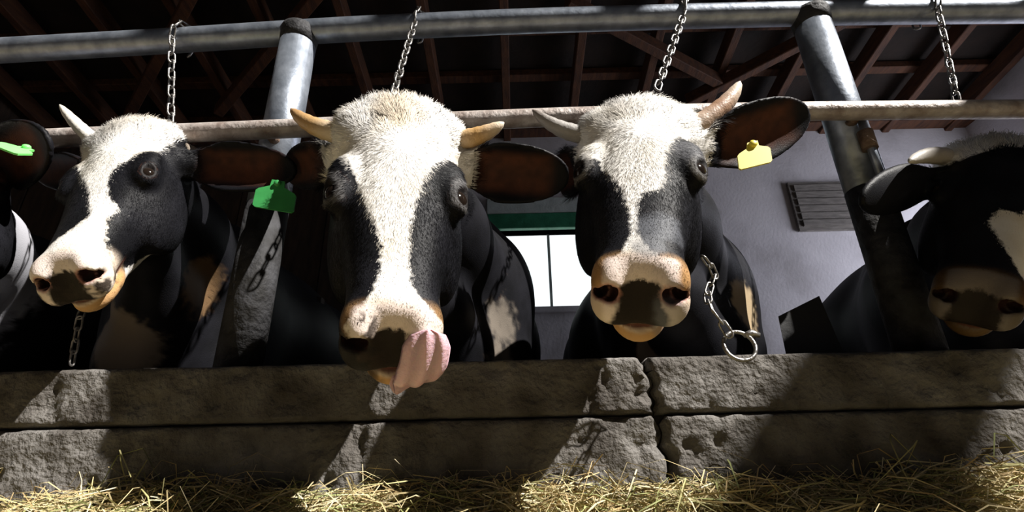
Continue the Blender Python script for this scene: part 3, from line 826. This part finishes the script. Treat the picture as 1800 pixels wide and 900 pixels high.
# ---- cow 2: licking its nose
H2 = Head(at(706, 174, .72), at(686, 632, .62), yaw=-.02, scale=1.0, wa=1.10, wb=.80)
c2, H2, E2 = build_cow('black and white cow licking its nose with a long pink tongue', H2, -.16, 1.22,
    ears=[dict(side=1, tip=at(1002, 312, .80), face=V(-.2, -.75, -.7), w=.056),
          dict(side=-1, tip=at(500, 300, 1.02), face=V(-.6, -.5, -.4), w=.048)],
    horns=[dict(side=-1, tip=at(511, 191, .755), bend=V(-.005, 0, -.012), c0=(.62, .55, .44), cm=(.45, .28, .12), c1=(.35, .20, .09)),
           dict(side=1, tip=at(886, 215, .745), bend=V(.004, 0, -.008), c0=(.60, .48, .34), cm=(.50, .29, .10), c1=(.70, .60, .48))],
    white_px=[(480, 140), (540, 250), (590, 246), (603, 262), (625, 305), (640, 345), (655, 380), (671, 425), (669, 470), (655, 505), (640, 530), (612, 556), (585, 575), (585, 760),
              (850, 760), (800, 560), (765, 545), (738, 522), (722, 490), (718, 450), (720, 400), (730, 355), (745, 315), (762, 288), (790, 264), (812, 275), (860, 262), (930, 140)],
    black=[((-.066, .490, -.055), .034)], lids=(.13, .125, .125), muzzle='licking', stains_sheen=[((708, 205), .05, (.62, .47, .30), .5)],
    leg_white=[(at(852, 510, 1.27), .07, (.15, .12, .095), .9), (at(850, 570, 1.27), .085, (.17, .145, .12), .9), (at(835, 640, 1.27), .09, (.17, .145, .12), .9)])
# tongue
def tongue(H, root):
    sp = [(.004, .460, -.092), (.014, .500, -.098), (.026, .528, -.092), (.036, .540, -.074), (.042, .534, -.054), (.045, .518, -.036), (.046, .500, -.022), (.046, .484, -.014)]
    sp = np.array(sp); t0 = np.linspace(0, 1, len(sp)); tt = np.linspace(0, 1, 40)
    P = np.stack([cr(tt, t0, sp[:, i]) for i in range(3)], 1)
    W = np.interp(tt, [0, .25, .5, .8, .95, 1], [.016, .028, .033, .032, .024, .008]); 
    tan = np.gradient(P, axis=0); tan /= np.linalg.norm(tan, axis=1)[:, None]
    nu = 33; us = np.linspace(-1, 1, nu); verts = []
    for i in range(40):
        side = unit(V(.93, -.22, .12) - tan[i] * (V(.93, -.22, .12) @ tan[i])); nrm = np.cross(side, tan[i])
        if nrm @ V(.1, .6, .6) < 0: nrm = -nrm
        for sgn in (1, -1):
            for u in (us if sgn == 1 else us[::-1]):
                g = .0022 * math.cos(u * 8.5 + .5) if sgn == 1 else 0
                th = .008 * math.sqrt(max(0, 1 - u ** 4))
                verts.append(H.w(*(P[i] + side * u * W[i] + nrm * (sgn * th + g * (1 - u ** 4) - .010 * u * u))))
    m = 2 * nu; faces = [(i * m + j, i * m + (j + 1) % m, (i + 1) * m + (j + 1) % m, (i + 1) * m + j) for i in range(39) for j in range(m)]
    faces += [tuple(range(m))[::-1], tuple(range(39 * m, 40 * m))]
    o = mesh_obj('tongue', verts, faces, M_TONGUE, root, True); o['label'] = 'grooved pink tongue curled up to the nostril'
    g = np.concatenate([np.cos(us * 8.5 + .5), np.zeros(nu)]); g = np.tile(g, 40)[:, None]
    col = np.array((.60, .39, .44)) * (1 + .12 * g) + rng.normal(0, .01, (len(verts), 3)); col = np.clip(col, 0, 1)
    set_attr(o, 'paint', 'FLOAT_COLOR', np.concatenate([col, np.ones((len(col), 1))], 1))
tongue(H2, c2)

# ---- cow 3: yellow tag
H3 = Head(at(1122, 176, .77), at(1128, 540, .605), yaw=.05, scale=.97, wa=1.03, wb=.85)
c3, H3, E3 = build_cow('black and white cow with one yellow ear tag and upright horn', H3, .47, 1.24,
    ears=[dict(side=1, tip=at(1424, 200, .82), face=V(-.5, -.75, -.75), w=.060),
          dict(side=-1, tip=at(985, 330, 1.02), face=V(-.7, -.5, -.3), w=.045)],
    horns=[dict(side=1, tip=at(1301, 143, .77), bend=V(.012, 0, -.006), r=.021, c0=(.55, .45, .36), cm=(.36, .20, .12), c1=(.75, .66, .54)),
           dict(side=-1, tip=at(936, 193, .80), bend=V(-.004, 0, -.014), r=.018, c0=(.30, .28, .26), cm=(.34, .32, .30), c1=(.16, .13, .11))],
    white_px=[(1000, 120), (1022, 178), (1011, 224), (1014, 262), (1030, 276), (1050, 275), (1073, 303), (1098, 333), (1107, 367), (1110, 411), (1088, 446), (1060, 470), (1060, 640),
              (1250, 640), (1228, 560), (1190, 480), (1165, 452), (1141, 436), (1122, 411), (1119, 361), (1129, 336), (1160, 326), (1172, 305), (1169, 268), (1189, 234), (1220, 220), (1246, 232), (1320, 210), (1300, 120)],
    lids=(.20, .19, .18), muzzle='pink', stains_sheen=[((1160, 392), .040, (.10, .105, .12), .85), ((1140, 430), .03, (.16, .165, .18), .7), ((1215, 258), .033, (.10, .10, .11), .75),  # the bluish cheek greys paint lit sheen onto black fur
                           ((1090, 175), .035, (.14, .12, .10), .55), ((1185, 500), .025, (.18, .19, .22), .5)],
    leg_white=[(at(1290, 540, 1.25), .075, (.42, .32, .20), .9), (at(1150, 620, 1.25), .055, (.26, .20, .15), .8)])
ear_tag(c3, at(1322, 250, .735), at(1354, 262, .73) - at(1305, 274, .73), V(-.15, -.10, -1), .060, .052, M_TAG_Y, 'yellow plastic ear tag')

# ---- cow 1: head turned to the left, green tag
H1 = Head(at(222, 214, .885), at(88, 470, .77), yaw=-.90, scale=.86, wa=1.05, wb=.90)
c1, H1, E1 = build_cow('black and white cow at left turning its head, green tag in its ear', H1, -.93, 1.26,
    ears=[dict(side=1, tip=at(522, 300, .93), face=V(.1, -1, -.35), w=.055, n=-.10),
          dict(side=-1, tip=at(60, 300, 1.10), face=V(-.7, -.6, -.3), w=.045)],
    horns=[dict(side=-1, tip=at(105, 184, .89), bend=V(-.002, 0, -.004), r=.016, x=.07, t=.035, c0=(.80, .77, .72), cm=(.78, .74, .68), c1=(.75, .70, .62)),
           dict(side=1, tip=at(352, 268, 1.02), r=.017, x=.07, c0=(.5, .45, .38), cm=(.3, .25, .2), c1=(.2, .15, .12))],
    white_px=[(60, 100), (112, 200), (122, 238), (118, 250), (132, 285), (154, 327), (156, 374), (118, 406), (60, 440), (20, 480), (20, 620),
              (190, 620), (172, 500), (168, 444), (165, 415), (177, 380), (194, 362), (230, 338), (289, 309), (320, 288), (360, 280), (360, 100)],
    black=[((.115, .21, -.10), .132), ((.088, .35, -.085), .075), ((.085, .43, -.10), .050), ((.12, .10, -.12), .09)], muzzle='spotted', hair_n=75000,
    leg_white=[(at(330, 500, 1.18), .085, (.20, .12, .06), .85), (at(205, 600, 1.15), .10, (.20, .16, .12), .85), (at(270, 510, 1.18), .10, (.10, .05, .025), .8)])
ear_tag(c1, at(490, 318, .86), at(540, 372, .86) - at(455, 358, .86) , V(.06, -.10, -1), .082, .068, M_TAG_G, 'dark green plastic ear tag')

# ---- cow 4: right edge, in shade, looking to the right
H4 = Head(at(1768, 240, .93), at(1712, 590, .82), yaw=.10, scale=.95)
c4, H4, E4 = build_cow('mostly black shaded cow at the right edge, pale horn pointing left', H4, 1.31, 1.34,
    ears=[dict(side=-1, tip=at(1510, 352, .90), face=V(.1, .85, .6), w=.052),
          dict(side=1, tip=at(1990, 300, 1.05), face=V(.6, -.8, -.2), w=.05)],
    horns=[dict(side=-1, tip=at(1598, 284, .88), bend=V(0, 0, .010), r=.020, t=.03, c0=(.5, .45, .38), cm=(.40, .36, .32), c1=(.55, .52, .48)),
           dict(side=1, tip=at(1940, 190, 1.05), r=.02, c0=(.5, .45, .38), cm=(.3, .25, .2), c1=(.2, .15, .12))],
    white_px=[(1560, 150), (1640, 272), (1700, 275), (1760, 262), (1815, 262), (1825, 330), (1800, 372), (1760, 366), (1738, 385), (1762, 425), (1800, 475), (1850, 520), (1880, 120)],
    body_yaw=-.27, muzzle='brown', hair_n=40000, hf=.005,  # this muzzle variant has its shade painted in
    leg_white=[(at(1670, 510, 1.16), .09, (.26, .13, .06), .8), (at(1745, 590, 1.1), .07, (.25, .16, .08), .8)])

# ---- cow 0: left edge, only an ear and its flank in view
H0 = Head(at(-115, 216, .86), at(-160, 540, .77), yaw=-.25, scale=.98)
c0, H0, E0 = build_cow('cow cut off by the left edge, lime tag in its dark ear', H0, -1.60, 1.30,
    ears=[dict(side=1, tip=at(84, 240, .84), face=V(-.1, -.9, -.6), w=.068, t=.07),
          dict(side=-1, tip=at(-300, 300, 1.0), face=V(-.3, -1, -.3), w=.05)],
    horns=[dict(side=1, tip=at(-20, 190, .98), r=.018), dict(side=-1, tip=at(-220, 190, .98), r=.018)],
    white_px=[(-190, 150), (-150, 300), (-165, 700), (-90, 700), (-100, 300), (-60, 150)], muzzle='pink', hair_n=16000, hf=.006,
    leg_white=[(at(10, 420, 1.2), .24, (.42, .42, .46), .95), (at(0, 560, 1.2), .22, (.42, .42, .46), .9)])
ear_tag(c0, at(52, 262, .79), V(.9, .1, -.35), V(-.1, -.75, -.5), .062, .050, M_TAG_L, 'lime green plastic ear tag')

# ------------------------------------------------------------------ collar chain with ring on the yellow tagged cow
cc = [at(1236, 452, .80), at(1256, 480, .82), at(1243, 520, .80), at(1252, 545, .78), at(1268, 566, .78), at(1283, 590, .78)]
ch = chain(cc, 'neck chain with a big ring hanging beside the yellow tagged cow', spacing=.0205, k0=.7)
rc = at(1300, 608, .785); ru, rv = unit(C_R), unit(np.cross(unit(C_R), V(.3, -.9, .2)))
a_ = np.linspace(0, 2 * math.pi, 41)
tube('ring', [rc + .024 * (ru * math.cos(a) + rv * math.sin(a)) for a in a_], .0032, M_CHAIN, ch, 10, cap=False)
tube('snap_hook', [rc + ru * .012 - rv * .018, rc + ru * .024 - rv * .022, rc + ru * .036 - rv * .018], [.004, .006, .004], M_CHAIN, ch, 10)
for (px, py, Y, l_) in [((128), 560, 1.0, 'short neck chain hanging under the left cow')]:
    chain([at(172, 470, 1.0), at(140, 560, .985), at(126, 640, .99)], l_, spacing=.022, k0=.75)

# ------------------------------------------------------------------ stall partitions behind
part = thing('stall_partition', 'dark brown board partition behind the left steel post', 'partition', at(500, 640, 1.5) * V(1, 1, 0) + V(0, 0, .08))
px0, px1, zt = at(452, 600, 1.9)[0], at(560, 600, 1.9)[0], at(500, 524, 1.9)[2]
nb = 4
for k in range(nb):
    x0 = px0 + (px1 - px0) * k / nb
    boxes('board', [((x0 + .003, 1.88, .08), (x0 + (px1 - px0) / nb - .003, 1.92 , zt - .004 * (k % 2)))], M_BOARD, part, .003)
part2 = thing('stall_partition', 'narrow dark board partition beside the left cow', 'partition', at(360, 640, 2.0) * V(1, 1, 0) + V(0, 0, .08))
px0, px1, zt = at(332, 600, 2.0)[0], at(392, 600, 2.0)[0], at(360, 528, 2.0)[2]
for k in range(2):
    x0 = px0 + (px1 - px0) * k / 2
    boxes('board', [((x0 + .003, 1.98, .08), (x0 + (px1 - px0) / 2 - .003, 2.02, zt))], M_BOARD, part2, .003)
q = [at(1368, 556, 1.12), at(1440, 520, 1.12), at(1500, 660, 1.12), at(1398, 700, 1.12)]
q = [p + V(0, 0, 0) for p in q]
bb = mesh_obj('black_board', [p for p in q] + [p + V(.01, .02, 0) for p in q], [(0, 3, 2, 1), (4, 5, 6, 7), (0, 1, 5, 4), (1, 2, 6, 5), (2, 3, 7, 6), (3, 0, 4, 7)], M_BLACKB)
tag(bb, 'tilted black board leaning behind the kerb left of the right post', 'board')

# ------------------------------------------------------------------ hay
def hay_h(x, y):
    base = .264 + .024 * sstep(-.15, -.6, x) + .006 * np.sin(x * 2.1 + .6) + .008 * np.cos(x * 5.1 + 1.0) + .02 * np.clip(x, 0, 1.2)
    P = np.stack([x * 5, y * 5, x * 0], 1)
    return base - .50 * np.clip(.93 - y, 0, .16) - .16 * np.clip(.77 - y, 0, 9) + .022 * fbm(P, 3, 77)
gx, gy = np.meshgrid(np.linspace(-3.0, 3.0, 200), np.linspace(-.35, YW - .012, 60), indexing='ij')
hz = hay_h(gx.ravel(), gy.ravel()) - .018
hv = np.stack([gx.ravel(), gy.ravel(), hz], 1)
ii = np.arange(200 * 60).reshape(200, 60)
hf_ = np.stack([ii[:-1, :-1], ii[1:, :-1], ii[1:, 1:], ii[:-1, 1:]], -1).reshape(-1, 4)
K = 54000
near = rng.random(K) < .5
hx = np.where(near, rng.uniform(-1.4, 1.5, K), rng.uniform(-2.9, 2.9, K)); hy = YW - .01 - np.where(near, rng.random(K) ** 1.5 * .40, rng.random(K) * 1.2)
hzz = hay_h(hx, hy) + rng.normal(0, .007, K) - .004
L = rng.uniform(.03, .13, K) * np.where(rng.random(K) < .06, 1.7, 1)
az = rng.uniform(0, 2 * math.pi, K); el = rng.normal(.06, .22, K) + (rng.random(K) < .04) * rng.uniform(.2, .8, K)
d = np.stack([np.cos(az) * np.cos(el), np.sin(az) * np.cos(el), np.sin(el)], 1)
c = np.stack([hx, hy, hzz], 1)
side = np.cross(d, rng.normal(0, 1, (K, 3))); side /= np.linalg.norm(side, axis=1)[:, None]
bend = np.cross(side, d) * (L * rng.normal(0, .22, K))[:, None]
w = rng.uniform(.0005, .0016, K)[:, None] * side
pts = []
for f in (-.5, -.17, .17, .5):
    p = c + d * (L * f)[:, None] + bend * (1 - 4 * f * f)
    p[:, 1] = np.minimum(p[:, 1], YW - .006)
    pts += [p - w * (1 - abs(f)), p + w * (1 - abs(f))]
bv = np.stack(pts, 1).reshape(-1, 3)
bi = np.arange(K)[:, None] * 8
bf = np.concatenate([bi + [0, 1, 3, 2], bi + [2, 3, 5, 4], bi + [4, 5, 7, 6]]) + len(hv)
hay = big_mesh('hay', np.concatenate([hv, bv]), np.concatenate([hf_, bf]), M_HAY, None, False)
pal = np.array([(.50, .40, .20), (.60, .50, .28), (.36, .33, .14), (.28, .30, .11), (.42, .30, .14), (.66, .58, .38)])
col = pal[rng.choice(6, K, p=[.28, .2, .16, .12, .14, .10])] * rng.uniform(.7, 1.15, (K, 1))
bc = np.repeat(np.concatenate([col, np.ones((K, 1))], 1), 8, axis=0)
hc_ = np.tile(np.array([.16, .12, .05, 1]), (len(hv), 1))
set_attr(hay, 'paint', 'FLOAT_COLOR', np.concatenate([hc_, bc]))
tag(hay, 'loose yellow green hay heaped in front of the concrete kerb', 'hay', kind='stuff')
